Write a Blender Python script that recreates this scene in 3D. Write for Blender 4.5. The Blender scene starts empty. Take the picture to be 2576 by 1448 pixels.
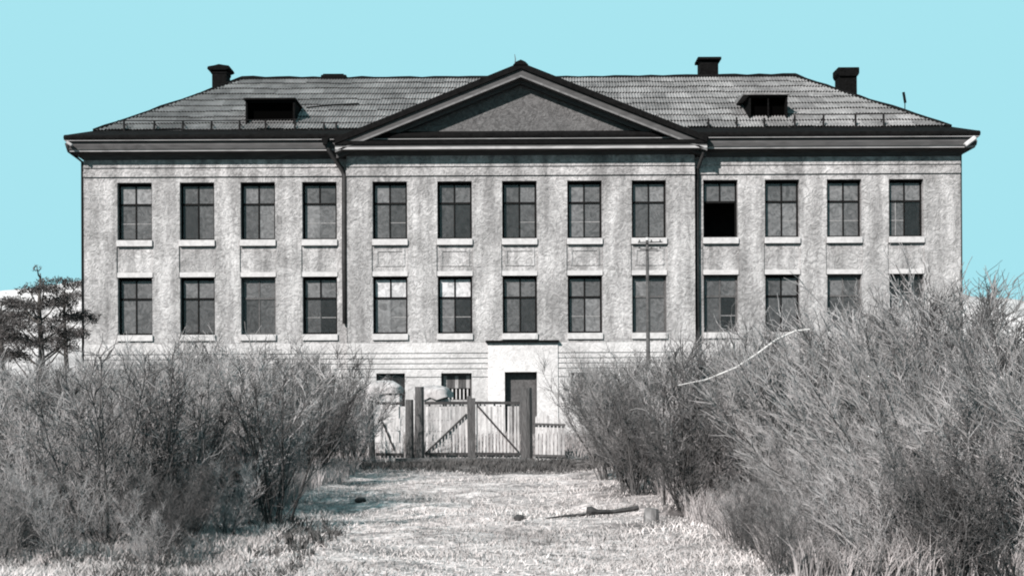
import bpy, bmesh, math, random
import numpy as np
from mathutils import Vector, Matrix
random.seed(7)
R = math.radians
SC = bpy.context.scene
COL = SC.collection

# ------------------------------------------------------------------ camera, sky, sun, exposure
cam = bpy.data.cameras.new('camera')
cam.sensor_width = 36.0
cam.lens = 36.0 * 3420 / 2576
cam.shift_y = (1008 - 724) / 2576
cam.clip_start = 0.2
cam.clip_end = 6000
camo = bpy.data.objects.new('camera', cam)
camo.location = (0, 0, 1.6)
camo.rotation_euler = (R(90), R(0.28), 0)
COL.objects.link(camo)
SC.camera = camo

world = bpy.data.worlds.new('World')
SC.world = world
world.use_nodes = True
bg = world.node_tree.nodes['Background']
EXPO = 1.4
SKY = (0.392, 0.783, 0.871)
bg.inputs[0].default_value = (*SKY, 1)
bg.inputs[1].default_value = 1.0 / (2 ** EXPO)

sun = bpy.data.lights.new('sun', 'SUN')
sun.energy = 5.0
sun.angle = R(0.6)
sun.color = (1.0, 0.93, 0.915)
suno = bpy.data.objects.new('sun', sun)
AZ, EL = R(33), R(35)          # sun stands in front of the facade, to the left, 35 degrees up
sd = Vector((-math.sin(AZ) * math.cos(EL), -math.cos(AZ) * math.cos(EL), math.sin(EL)))
suno.rotation_euler = sd.to_track_quat('Z', 'Y').to_euler()
COL.objects.link(suno)
SC.view_settings.view_transform = 'Standard'
SC.view_settings.look = 'None'
SC.view_settings.exposure = EXPO
SC.view_settings.gamma = 1
SC.view_settings.use_curve_mapping = False
SC.render.engine = 'CYCLES'
SC.cycles.max_bounces = 5
SC.cycles.diffuse_bounces = 2
SC.cycles.transparent_max_bounces = 8
SC.cycles.filter_width = 2.0

# ------------------------------------------------------------------ helpers
F = 3420.0
def PX(dx, Y): return (dx - 1288) * Y / F
def PZ(dy, Y): return 1.6 + (1008 - dy) * Y / F

MATS = {}
def mat(name, col, rough=0.9, amp=0.0, scale=3.0, dist=1.5, bump=0.0, bscale=None, rand=0.0, amp2=0.0, scale2=0.3, spec=0.2, stretch=(1, 1, 1), bdist=0.03, streak=0):
    m = bpy.data.materials.new(name); m.use_nodes = True
    nt = m.node_tree; N = nt.nodes; L = nt.links
    b = N['Principled BSDF']
    b.inputs['Roughness'].default_value = rough
    b.inputs['Specular IOR Level'].default_value = spec
    if not isinstance(col, tuple): col = (col, col * 0.985, col * 0.97)
    col = tuple(c * 0.745 for c in col)
    cur = N.new('ShaderNodeRGB'); cur.outputs[0].default_value = (*col, 1); cur = cur.outputs[0]
    tc = N.new('ShaderNodeTexCoord')
    mp = N.new('ShaderNodeMapping'); mp.inputs['Scale'].default_value = stretch
    L.new(tc.outputs['Object'], mp.inputs[0])
    def mul(a, fac_socket, lo, hi):
        mr = N.new('ShaderNodeMapRange')
        mr.inputs['To Min'].default_value = lo; mr.inputs['To Max'].default_value = hi
        L.new(fac_socket, mr.inputs['Value'])
        v = N.new('ShaderNodeVectorMath'); v.operation = 'SCALE'
        L.new(a, v.inputs[0]); L.new(mr.outputs[0], v.inputs['Scale'])
        return v.outputs[0], mr
    ns = None
    if amp or bump:
        ns = N.new('ShaderNodeTexNoise'); ns.inputs['Scale'].default_value = scale
        ns.inputs['Detail'].default_value = 3; ns.inputs['Distortion'].default_value = dist
        L.new(mp.outputs[0], ns.inputs['Vector'])
    if amp:
        cur, mr = mul(cur, ns.outputs['Fac'], 1 - amp, 1 + amp)
        mr.inputs['From Min'].default_value = 0.3; mr.inputs['From Max'].default_value = 0.7
    if amp2:
        n2 = N.new('ShaderNodeTexNoise'); n2.inputs['Scale'].default_value = scale2
        n2.inputs['Detail'].default_value = 4; L.new(mp.outputs[0], n2.inputs['Vector'])
        cur, mr = mul(cur, n2.outputs['Fac'], 1 - amp2, 1 + amp2)
        mr.inputs['From Min'].default_value = 0.35; mr.inputs['From Max'].default_value = 0.65
    if streak:     # rain-run dirt: long upright marks
        mp2 = N.new('ShaderNodeMapping'); mp2.inputs['Scale'].default_value = (2.2, 2.2, 0.22)
        L.new(tc.outputs['Object'], mp2.inputs[0])
        n4 = N.new('ShaderNodeTexNoise'); n4.inputs['Scale'].default_value = 1.0; n4.inputs['Detail'].default_value = 4
        L.new(mp2.outputs[0], n4.inputs['Vector'])
        cur, mr = mul(cur, n4.outputs['Fac'], 1 - streak, 1 + streak)
        mr.inputs['From Min'].default_value = 0.36; mr.inputs['From Max'].default_value = 0.64
    if rand:
        oi = N.new('ShaderNodeObjectInfo')
        cur, mr = mul(cur, oi.outputs['Random'], 1 - rand, 1 + rand)
    L.new(cur, b.inputs['Base Color'])
    if bump:
        bp = N.new('ShaderNodeBump'); bp.inputs['Strength'].default_value = bump
        bp.inputs['Distance'].default_value = bdist
        if bscale:
            n3 = N.new('ShaderNodeTexNoise'); n3.inputs['Scale'].default_value = bscale
            n3.inputs['Detail'].default_value = 4; n3.inputs['Distortion'].default_value = dist
            L.new(mp.outputs[0], n3.inputs['Vector']); L.new(n3.outputs['Fac'], bp.inputs['Height'])
        else:
            L.new(ns.outputs['Fac'], bp.inputs['Height'])
        L.new(bp.outputs[0], b.inputs['Normal'])
    MATS[name] = m
    return m

class MB:
    """collects boxes, tubes and faces, then links them as one mesh object"""
    def __init__(s): s.v = []; s.f = []
    def face(s, pts):
        n = len(s.v); s.v += [tuple(p) for p in pts]; s.f.append(tuple(range(n, n + len(pts))))
    def box(s, x0, x1, y0, y1, z0, z1):
        n = len(s.v)
        s.v += [(x0, y0, z0), (x1, y0, z0), (x1, y1, z0), (x0, y1, z0), (x0, y0, z1), (x1, y0, z1), (x1, y1, z1), (x0, y1, z1)]
        for q in ((0, 3, 2, 1), (4, 5, 6, 7), (0, 1, 5, 4), (1, 2, 6, 5), (2, 3, 7, 6), (3, 0, 4, 7)):
            s.f.append(tuple(n + k for k in q))
        return s
    def prism(s, poly, axis, a, b):
        """poly: 2D points; axis 'y': poly=(x,z) extruded y a..b ; 'x': poly=(y,z) extruded x a..b"""
        n = len(s.v); k = len(poly)
        for t in (a, b):
            for p in poly:
                s.v.append((p[0], t, p[1]) if axis == 'y' else (t, p[0], p[1]))
        s.f.append(tuple(n + i for i in range(k))); s.f.append(tuple(n + k + i for i in range(k))[::-1])
        for i in range(k):
            j = (i + 1) % k
            s.f.append((n + i, n + j, n + k + j, n + k + i))
        return s
    def bar(s, p, q, w, h=None, up=(0, 0, 1)):
        """box section beam between p and q"""
        h = h or w
        p = Vector(p); q = Vector(q); d = (q - p).normalized()
        u = Vector(up)
        if abs(d.dot(u)) > 0.95: u = Vector((0, 1, 0))
        a = d.cross(u).normalized() * w / 2; b = a.cross(d).normalized() * h / 2
        n = len(s.v)
        for c in (p, q):
            for sa, sb in ((-1, -1), (1, -1), (1, 1), (-1, 1)): s.v.append(tuple(c + a * sa + b * sb))
        for f in ((0, 1, 2, 3), (7, 6, 5, 4), (0, 4, 5, 1), (1, 5, 6, 2), (2, 6, 7, 3), (3, 7, 4, 0)): s.f.append(tuple(n + i for i in f))
        return s
    def tube(s, pts, rad, k=7, caps=True):
        pts = [Vector(p) for p in pts]
        if not hasattr(rad, '__len__'): rad = [rad] * len(pts)
        n0 = len(s.v)
        for i, p in enumerate(pts):
            d = (pts[min(i + 1, len(pts) - 1)] - pts[max(i - 1, 0)]).normalized()
            u = Vector((0, 0, 1)) if abs(d.z) < 0.9 else Vector((0, 1, 0))
            a = d.cross(u).normalized(); b = a.cross(d)
            for j in range(k):
                t = 2 * math.pi * j / k
                s.v.append(tuple(p + (a * math.cos(t) + b * math.sin(t)) * rad[i]))
        for i in range(len(pts) - 1):
            for j in range(k):
                s.f.append((n0 + i * k + j, n0 + i * k + (j + 1) % k, n0 + (i + 1) * k + (j + 1) % k, n0 + (i + 1) * k + j))
        if caps:
            s.f.append(tuple(n0 + j for j in range(k))[::-1]); s.f.append(tuple(n0 + (len(pts) - 1) * k + j for j in range(k)))
        return s
    def mesh(s, name):
        me = bpy.data.meshes.new(name); me.from_pydata(s.v, [], s.f); me.update()
        bm = bmesh.new(); bm.from_mesh(me); bmesh.ops.recalc_face_normals(bm, faces=bm.faces); bm.to_mesh(me); bm.free()
        return me
    def build(s, name, m, parent=None, bevel=0, smooth=False):
        me = s.mesh(name); me.materials.append(MATS[m])
        if smooth: me.polygons.foreach_set('use_smooth', [True] * len(me.polygons))
        o = bpy.data.objects.new(name, me); COL.objects.link(o)
        put(o, parent)
        if bevel:
            bv = o.modifiers.new('bevel', 'BEVEL'); bv.width = bevel; bv.segments = 1
        return o

def world_loc(o):
    v = Vector((0, 0, 0))
    while o: v = v + o.location; o = o.parent
    return v
def put(o, parent):
    """parent an object whose mesh is in world coordinates (parents are only translated)"""
    if parent:
        o.parent = parent; o.location = -world_loc(parent)
def tag(o, label=None, cat=None, group=None, kind=None):
    if label: o['label'] = label
    if cat: o['category'] = cat
    if group: o['group'] = group
    if kind: o['kind'] = kind
    return o
def thing(name, loc, label, cat, group=None):
    o = bpy.data.objects.new(name, None); COL.objects.link(o); o.location = loc
    o.empty_display_size = 0.2
    return tag(o, label, cat, group)
def np_mesh(name, V, Fq, m, smooth=False):
    me = bpy.data.meshes.new(name)
    V = np.asarray(V, dtype=np.float32); Fq = np.asarray(Fq, dtype=np.int32)
    k = Fq.shape[1]
    me.vertices.add(len(V)); me.vertices.foreach_set('co', V.ravel())
    me.loops.add(Fq.size); me.loops.foreach_set('vertex_index', Fq.ravel())
    me.polygons.add(len(Fq)); me.polygons.foreach_set('loop_start', np.arange(0, Fq.size, k, dtype=np.int32))
    me.polygons.foreach_set('loop_total', np.full(len(Fq), k, dtype=np.int32))
    if smooth: me.polygons.foreach_set('use_smooth', np.ones(len(Fq), dtype=bool))
    me.materials.append(MATS[m]); me.update(calc_edges=True)
    return me

# ------------------------------------------------------------------ materials
mat('plaster', 0.24, amp=0.34, scale=2.6, dist=2.8, bump=1.0, bscale=3.2, amp2=0.2, scale2=0.6, bdist=0.06, streak=0.26)
mat('plaster_frieze', 0.26, amp=0.16, scale=2.0, dist=2, bump=0.5, bscale=4, amp2=0.12, stretch=(0.5, 1, 1))
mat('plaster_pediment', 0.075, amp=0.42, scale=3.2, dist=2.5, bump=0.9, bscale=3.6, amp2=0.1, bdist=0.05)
mat('whitewash', 0.36, amp=0.18, scale=3.0, dist=2.5, bump=0.7, bscale=3.8, amp2=0.14, scale2=0.7, bdist=0.05)
mat('whitewash_bright', 0.42, amp=0.22, scale=3.0, dist=2.5, bump=0.6, bscale=3.8, amp2=0.1)
mat('sill_white', 0.36, amp=0.16, scale=4, dist=1, bump=0.3)
mat('lintel_white', 0.37, amp=0.14, scale=4, dist=1, bump=0.3)
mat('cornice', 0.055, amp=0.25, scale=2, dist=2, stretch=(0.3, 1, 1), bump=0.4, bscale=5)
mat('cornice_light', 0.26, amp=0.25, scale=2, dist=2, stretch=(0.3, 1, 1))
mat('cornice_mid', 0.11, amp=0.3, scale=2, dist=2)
mat('black_metal', 0.005, rough=0.9, amp=0.4, scale=4, spec=0.03)
mat('rail_metal', 0.01, rough=0.9, spec=0.05, amp=0.3, scale=4)
mat('pipe_metal', 0.022, rough=0.65, amp=0.4, scale=5)
mat('roof_slate', 0.128, amp=0.3, scale=2.4, dist=1, amp2=0.2, scale2=0.45, rand=0.24, stretch=(1, 1, 1))
mat('roof_back', 0.14, amp=0.3, scale=2)
mat('sooty_brick_and_lip_shade', 0.004, spec=0.03, amp=0.5, scale=6, bump=0.5)
mat('frame_dark', 0.006, spec=0.05, rough=0.8, amp=0.4, scale=6)
mat('frame_grey', 0.06, rough=0.8, amp=0.4, scale=6)
mat('frame_pale', 0.2, rough=0.8, amp=0.3, scale=6)
mat('interior', 0.05, amp=0.2)
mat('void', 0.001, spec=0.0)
mat('gate_plank', 0.31, amp=0.28, scale=5, dist=1, stretch=(3, 3, 0.6), rand=0.3, bump=0.4)
mat('gate_rail', 0.03, amp=0.4, scale=6)
mat('gate_post', 0.06, amp=0.45, scale=6, stretch=(3, 3, 0.5), bump=0.6)
mat('door_wood', 0.05, amp=0.4, scale=5, stretch=(3, 3, 0.5))
mat('door_pale', 0.22, amp=0.3, scale=5, stretch=(3, 3, 0.5))
mat('tarp', (0.27, 0.26, 0.257), amp=0.4, scale=3, bump=0.5)
mat('stone', 0.14, amp=0.4, scale=6, bump=0.6)
mat('log', 0.035, amp=0.4, scale=8, bump=0.5)
mat('pole_wood', 0.06, amp=0.4, scale=5)
mat('stem', (0.045, 0.044, 0.043), amp=0.3, scale=5, rand=0.35)
mat('twig_grey', (0.175, 0.170, 0.167), amp=0.3, scale=3, rand=0.3)
mat('twig_pale', (0.275, 0.266, 0.262), amp=0.3, scale=3, rand=0.25)
mat('twig_dark', (0.07, 0.068, 0.067), amp=0.3, scale=3, rand=0.3)
mat('pale_bark', (0.38, 0.375, 0.365), amp=0.2, scale=5)
mat('needles', (0.055, 0.051, 0.049), amp=0.4, scale=2)
mat('pine_bark', (0.06, 0.055, 0.05), amp=0.4, scale=5)
mat('dry_grass', (0.36, 0.338, 0.328), amp=0.35, scale=0.9, amp2=0.25, scale2=0.35)
mat('dry_grass_dim', (0.18, 0.168, 0.164), amp=0.4, scale=1.2)
mat('dry_grass_mid', (0.25, 0.235, 0.23), amp=0.45, scale=1.5, amp2=0.3, scale2=0.5)
mat('weed', (0.06, 0.058, 0.056), amp=0.4, scale=3)
mat('hill', (0.36, 0.34, 0.333), amp=0.4, scale=0.35, amp2=0.25, scale2=0.08)

def glass(name, dust, col, trans=0.35):
    m = bpy.data.materials.new(name); m.use_nodes = True
    nt = m.node_tree; N = nt.nodes; L = nt.links; N.remove(N['Principled BSDF'])
    out = N['Material Output']
    d = N.new('ShaderNodeBsdfDiffuse'); t = N.new('ShaderNodeBsdfTransparent'); g = N.new('ShaderNodeBsdfGlossy')
    tc = N.new('ShaderNodeTexCoord'); ns = N.new('ShaderNodeTexNoise'); ns.inputs['Scale'].default_value = 3.0
    ns.inputs['Detail'].default_value = 3; ns.inputs['Distortion'].default_value = 2
    L.new(tc.outputs['Object'], ns.inputs['Vector'])
    oi = N.new('ShaderNodeObjectInfo')
    mr = N.new('ShaderNodeMapRange'); mr.inputs['From Min'].default_value = 0.3; mr.inputs['From Max'].default_value = 0.7
    mr.inputs['To Min'].default_value = 0.6; mr.inputs['To Max'].default_value = 1.4
    L.new(ns.outputs['Fac'], mr.inputs['Value'])
    mr2 = N.new('ShaderNodeMapRange'); mr2.inputs['To Min'].default_value = 0.62; mr2.inputs['To Max'].default_value = 1.4
    L.new(oi.outputs['Random'], mr2.inputs['Value'])
    mm = N.new('ShaderNodeMath'); mm.operation = 'MULTIPLY'; L.new(mr.outputs[0], mm.inputs[0]); L.new(mr2.outputs[0], mm.inputs[1])
    v = N.new('ShaderNodeVectorMath'); v.operation = 'SCALE'; v.inputs[0].default_value = (col, col, col)
    L.new(mm.outputs[0], v.inputs['Scale']); L.new(v.outputs[0], d.inputs['Color'])
    t.inputs['Color'].default_value = (0.7, 0.7, 0.7, 1)
    g.inputs['Roughness'].default_value = 0.25; g.inputs['Color'].default_value = (0.95, 0.9, 0.88, 1)
    m1 = N.new('ShaderNodeMixShader'); m1.inputs[0].default_value = dust
    L.new(t.outputs[0], m1.inputs[1]); L.new(d.outputs[0], m1.inputs[2])
    m2 = N.new('ShaderNodeMixShader'); m2.inputs[0].default_value = 0.03
    L.new(m1.outputs[0], m2.inputs[1]); L.new(g.outputs[0], m2.inputs[2])
    L.new(m2.outputs[0], out.inputs['Surface'])
    MATS[name] = m
glass('glass_dusty', 0.8, 0.052)
glass('glass_grey', 0.85, 0.085)
glass('glass_dark', 0.6, 0.02)
glass('glass_pale', 0.9, 0.14)
glass('glass_white', 0.95, 0.27)

# ground material: pale path and dry meadow, darker earth at the gate and under the thickets
def ground_mat():
    m = bpy.data.materials.new('ground'); m.use_nodes = True
    nt = m.node_tree; N = nt.nodes; L = nt.links; b = N['Principled BSDF']
    b.inputs['Roughness'].default_value = 1.0; b.inputs['Specular IOR Level'].default_value = 0.05
    tc = N.new('ShaderNodeTexCoord')
    def noise(s, det=4, dist=1.0, st=(1, 1, 1)):
        mp = N.new('ShaderNodeMapping'); mp.inputs['Scale'].default_value = st
        L.new(tc.outputs['Object'], mp.inputs[0])
        n = N.new('ShaderNodeTexNoise'); n.inputs['Scale'].default_value = s; n.inputs['Detail'].default_value = det
        n.inputs['Distortion'].default_value = dist; L.new(mp.outputs[0], n.inputs['Vector']); return n.outputs['Fac']
    def ramp(sock, a, c, lo, hi):
        r = N.new('ShaderNodeMapRange'); r.inputs['From Min'].default_value = a; r.inputs['From Max'].default_value = c
        r.inputs['To Min'].default_value = lo; r.inputs['To Max'].default_value = hi; L.new(sock, r.inputs['Value']); return r.outputs[0]
    def math_(op, a, c):
        n = N.new('ShaderNodeMath'); n.operation = op
        for i, q in enumerate((a, c)):
            if isinstance(q, (int, float)): n.inputs[i].default_value = q
            else: L.new(q, n.inputs[i])
        return n.outputs[0]
    sp = N.new('ShaderNodeSeparateXYZ'); L.new(tc.outputs['Object'], sp.inputs[0])
    X, Y = sp.outputs[0], sp.outputs[1]
    wob = ramp(noise(0.5), 0.3, 0.7, -0.9, 0.9)
    xw = math_('ADD', X, wob)
    # path corridor: centre x -1.0
    dx = math_('ABSOLUTE', math_('ADD', xw, 1.0), 0)
    path = ramp(dx, 2.2, 3.4, 1, 0)
    near = ramp(math_('ADD', Y, math_('MULTIPLY', wob, 1.5)), 14.5, 18.5, 1, 0)
    leftnear = math_('MULTIPLY', near, ramp(X, 1.5, 3.0, 1.0, 0.35))
    pale = math_('MAXIMUM', path, leftnear)
    gate = math_('MULTIPLY', ramp(math_('ADD', Y, math_('MULTIPLY', wob, 0.7)), 29.5, 31.2, 0, 1), ramp(Y, 36.5, 38.5, 1, 0))
    yard = ramp(Y, 38, 40, 0, 1)
    pale = math_('MULTIPLY', pale, math_('SUBTRACT', 1.0, math_('MULTIPLY', gate, 0.93)))
    val = ramp(pale, 0, 1, 0.10, 0.36)
    val = math_('MULTIPLY', val, ramp(noise(3.5, 4, 2.0), 0.3, 0.7, 0.45, 1.4))
    val = math_('MULTIPLY', val, ramp(noise(1.1, 4, 1.0, (0.35, 1.5, 1)), 0.35, 0.65, 0.5, 1.25))
    val = math_('MULTIPLY', val, ramp(noise(14, 3, 1.5), 0.3, 0.7, 0.75, 1.25))
    c = N.new('ShaderNodeVectorMath'); c.operation = 'SCALE'; c.inputs[0].default_value = (0.76, 0.705, 0.685)
    L.new(val, c.inputs['Scale']); L.new(c.outputs[0], b.inputs['Base Color'])
    bp = N.new('ShaderNodeBump'); bp.inputs['Strength'].default_value = 0.8; bp.inputs['Distance'].default_value = 0.12
    L.new(noise(4, 5, 1.5), bp.inputs['Height']); L.new(bp.outputs[0], b.inputs['Normal'])
    MATS['ground'] = m
ground_mat()

# ------------------------------------------------------------------ ground and added white-sky mound
def gh(x, y):
    """ground height"""
    x = np.asarray(x, dtype=float); y = np.asarray(y, dtype=float)
    f = np.clip((90 - y) / 30, 0, 1)
    h = 0.035 * np.sin(x * 1.7 + y * 0.4) * np.sin(y * 1.1 + 0.7 * x) + 0.03 * np.sin(2.9 * x + 1.3) * np.sin(2.3 * y + x)
    h += 0.05 * np.sin(x * 0.9 + 1.1) * np.sin(y * 0.8 + 0.5 * x) + 0.02 * np.sin(5.1 * x + y) * np.sin(4.3 * y)
    h += -0.12 * np.exp(-((y - 18.2 - 0.25 * np.sin(x)) / 0.22) ** 2) - 0.05 * np.exp(-((y - 16.6 + 0.1 * x) / 0.2) ** 2)
    h += -0.05 * np.exp(-((y - 20.3 + 0.15 * x) / 0.3) ** 2)
    h += 0.10 * np.exp(-((np.abs(x + 1.0) - 3.1) / 0.7) ** 2) * np.clip((38 - y) / 10, 0, 1)
    return h * f
xs = np.concatenate([-np.geomspace(3000, 16, 18), np.arange(-15, 15, 0.16), np.geomspace(16, 3000, 18)])
ys = np.concatenate([-np.geomspace(2000, 3, 8), np.arange(0, 8, 1.0), np.arange(8, 42, 0.16), np.arange(42, 100, 2.0), np.geomspace(101, 5000, 16)])
XX, YY = np.meshgrid(xs, ys)
ZZ = gh(XX, YY)
V = np.stack([XX.ravel(), YY.ravel(), ZZ.ravel()], 1)
nx, ny = len(xs), len(ys)
idx = np.arange(nx * ny).reshape(ny, nx)
Fq = np.stack([idx[:-1, :-1].ravel(), idx[:-1, 1:].ravel(), idx[1:, 1:].ravel(), idx[1:, :-1].ravel()], 1)
g = bpy.data.objects.new('ground', np_mesh('ground', V, Fq, 'ground', True)); COL.objects.link(g); tag(g, kind='structure')

# added pale mound, standing in for white sky behind the house and pines
hx = np.linspace(-170, 170, 90); hy = np.linspace(150, 330, 30)
HX, HY = np.meshgrid(hx, hy)
HZ = 15.5 * np.exp(-((HY - 225) / 48) ** 2) * (0.5 + 0.5 * np.exp(-((HX + 10) / 85) ** 2)) + 0.5 * np.sin(HX * 0.21) * np.sin(HY * 0.13)
HZ = np.where((HY < 155) | (HY > 325), -1.0, HZ) * 1.72
ii = np.arange(90 * 30).reshape(30, 90)
hf = np.stack([ii[:-1, :-1].ravel(), ii[:-1, 1:].ravel(), ii[1:, 1:].ravel(), ii[1:, :-1].ravel()], 1)
ho = bpy.data.objects.new('hill', np_mesh('hill', np.stack([HX.ravel(), HY.ravel(), HZ.ravel()], 1), hf, 'hill', True)); COL.objects.link(ho); tag(ho, kind='structure')

# ------------------------------------------------------------------ the house
YW, YC = 60.0, 59.6
house = thing('school_building', (0, 67, 0), 'long pale plastered building with a central pediment and hipped roof, standing behind the gate', 'building')

def relief(rects, x0, x1, z0, z1, Y0, name, m, hole=0.34):
    """wall front cut into a grid of cells; rects = (xa, xb, za, zb, depth), depth None = an opening"""
    X = sorted({x0, x1} | {min(max(v, x0), x1) for r in rects for v in r[:2]})
    Z = sorted({z0, z1} | {min(max(v, z0), z1) for r in rects for v in r[2:4]})
    def dep(cx, cz):
        d = 0.0
        for r in rects:
            if r[0] < cx < r[1] and r[2] < cz < r[3]: d = r[4]
        return d
    D = [[dep((X[i] + X[i + 1]) / 2, (Z[j] + Z[j + 1]) / 2) for j in range(len(Z) - 1)] for i in range(len(X) - 1)]
    mb = MB()
    rd = lambda d: hole if d is None else d
    for i in range(len(X) - 1):
        for j in range(len(Z) - 1):
            d = D[i][j]
            if d is not None:
                y = Y0 + d
                mb.face([(X[i], y, Z[j]), (X[i + 1], y, Z[j]), (X[i + 1], y, Z[j + 1]), (X[i], y, Z[j + 1])])
            if i + 1 < len(X) - 1 and rd(D[i + 1][j]) != rd(d):
                a, b = Y0 + rd(d), Y0 + rd(D[i + 1][j]); x = X[i + 1]
                mb.face([(x, a, Z[j]), (x, b, Z[j]), (x, b, Z[j + 1]), (x, a, Z[j + 1])])
            if j + 1 < len(Z) - 1 and rd(D[i][j + 1]) != rd(d):
                a, b = Y0 + rd(d), Y0 + rd(D[i][j + 1]); z = Z[j + 1]
                mb.face([(X[i], a, z), (X[i], b, z), (X[i + 1], b, z), (X[i + 1], a, z)])
    me = bpy.data.meshes.new(name); me.from_pydata(mb.v, [], mb.f); me.update(); me.materials.append(MATS[m])
    o = bpy.data.objects.new(name, me); COL.objects.link(o); put(o, house)
    return o

COLS = [341, 498, 651, 806, 983, 1146, 1309, 1473, 1635, 1815, 1970, 2126, 2282]
def plane(c): return YC if 870 < c < 1755 else YW
HW = 43.5
ZB = PZ(1099, 60)
WB = 861
def sect(cols, dx0, dx1, Y):
    x0, x1 = PX(dx0, Y), PX(dx1, Y)
    up, lo = [], []
    # frieze mouldings
    up.append((x0 - 1, x1 + 1, PZ(418, Y), PZ(411, Y), -0.05))
    up.append((x0 - 1, x1 + 1, PZ(441, Y), PZ(427, Y), -0.07))
    for c in cols:
        a, b = PX(c - HW, Y), PX(c + HW, Y)
        a2, b2 = PX(c - HW - 2.5, Y), PX(c + HW + 2.5, Y)
        up.append((a2, b2, PZ(696, Y), PZ(600, Y), 0.06))
        if Y == YC:   # framed panel under each upper window of the centre
            up.append((PX(c - 37, Y), PX(c + 37, Y), PZ(668, Y), PZ(625, Y), 0.03))
            up.append((PX(c - 31, Y), PX(c + 31, Y), PZ(663, Y), PZ(631, Y), 0.065))
        up.append((a, b, PZ(600, Y), PZ(455, Y), None))
        up.append((a, b, PZ(838, Y), PZ(693, Y), None))
    relief(up, x0, x1, PZ(WB, Y), PZ(372, Y), Y, 'wall', 'plaster')
    return x0, x1
LW = [c for c in COLS if c < 870]; CW = [c for c in COLS if 870 < c < 1755]; RW = [c for c in COLS if c > 1755]
sect(LW, 213, 874, YW); sect(CW, 874, 1750, YC); sect(RW, 1750, 2419, YW)

def base_sect(cols, dx0, dx1, Y):
    rc = []
    x0, x1 = PX(dx0, Y), PX(dx1, Y)
    for d in (886, 899, 912, 925, 938 + 8):
        rc.append((x0 - 1, x1 + 1, PZ(d + 2.6, Y), PZ(d, Y), 0.045))
    for c in cols:
        if c in (1146, 1309): continue
        rc.append((PX(c - 36, Y), PX(c + 36, Y), PZ(1020, Y), PZ(937, Y), None))
    if Y == YC:
        rc.append((PX(1110, Y), PX(1187, Y), ZB - 1, PZ(937, Y), None))
        rc.append((PX(1230, Y), PX(1402, Y), ZB - 1, PZ(WB, Y), -0.02))
        rc.append((PX(1270, Y), PX(1351, Y), ZB - 1, PZ(935, Y), None))
    return relief(rc, x0, x1, -0.3, PZ(WB, Y), Y - 0.03, 'ground_floor_wall', 'whitewash', hole=0.5)
base_sect(LW, 213, 874, YW); base_sect(CW, 874, 1750, YC); base_sect(RW, 1750, 2419, YW)
XL, XR = PX(213, YW), PX(2419, YW)
CXL, CXR = PX(874, YC), PX(1750, YC)
# whitewashed entrance bay, slightly proud, round the door
ent = MB()
Ye = YC - 0.051
za, zb = -0.3, PZ(866, YC)
dx0, dx1, dzt = PX(1270, YC), PX(1351, YC), PZ(935, YC)
ent.box(PX(1228, YC), dx0, Ye - 0.03, Ye, za, zb); ent.box(dx1, PX(1404, YC), Ye - 0.03, Ye, za, zb); ent.box(dx0, dx1, Ye - 0.03, Ye, dzt, zb)
ent.build('entrance_surround', 'whitewash_bright', house)
MB().box(PX(1222, YC), PX(1407, YC), YC - 0.25, YC - 0.02, PZ(860, 59.4), PZ(855.5, 59.4)).build('door_canopy', 'black_metal', house, bevel=0.01)

# returns, side and back walls, floors, dark rooms
mb = MB()
top = PZ(372, YW)
mb.face([(XL, YW, -0.3), (XL, 74, -0.3), (XL, 74, top), (XL, YW, top)])
mb.face([(XR, YW, -0.3), (XR, 74, -0.3), (XR, 74, top), (XR, YW, top)])
mb.face([(XL, 74, -0.3), (XR, 74, -0.3), (XR, 74, top), (XL, 74, top)])
mb.face([(CXL, YC - 0.03, -0.3), (CXL, YW, -0.3), (CXL, YW, top), (CXL, YC - 0.03, top)])
mb.face([(CXR, YC - 0.03, -0.3), (CXR, YW, -0.3), (CXR, YW, top), (CXR, YC - 0.03, top)])
mb.build('side_wall', 'plaster', house)
mb = MB()
for dz in (372, 640, 872):
    mb.box(XL + 0.05, XR - 0.05, YW + 0.36, 73.9, PZ(dz, 60) - 0.1, PZ(dz, 60) + 0.1)
mb.box(XL + 0.05, XR - 0.05, 64.5, 64.7, -0.2, top)
for k in range(1, 13, 2):
    xk = (PX(COLS[k - 1], 60) + PX(COLS[k], 60)) / 2
    mb.box(xk - 0.1, xk + 0.1, YW + 0.38, 64.4, -0.2, top)
mb.build('inner_wall', 'interior', house)

# sills and lintel bands are separate pieces of each window
GL = {'d': 'glass_dusty', 'g': 'glass_grey', 'k': 'glass_dark', 'p': 'glass_pale', 'w': 'glass_white', '.': None}
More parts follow.
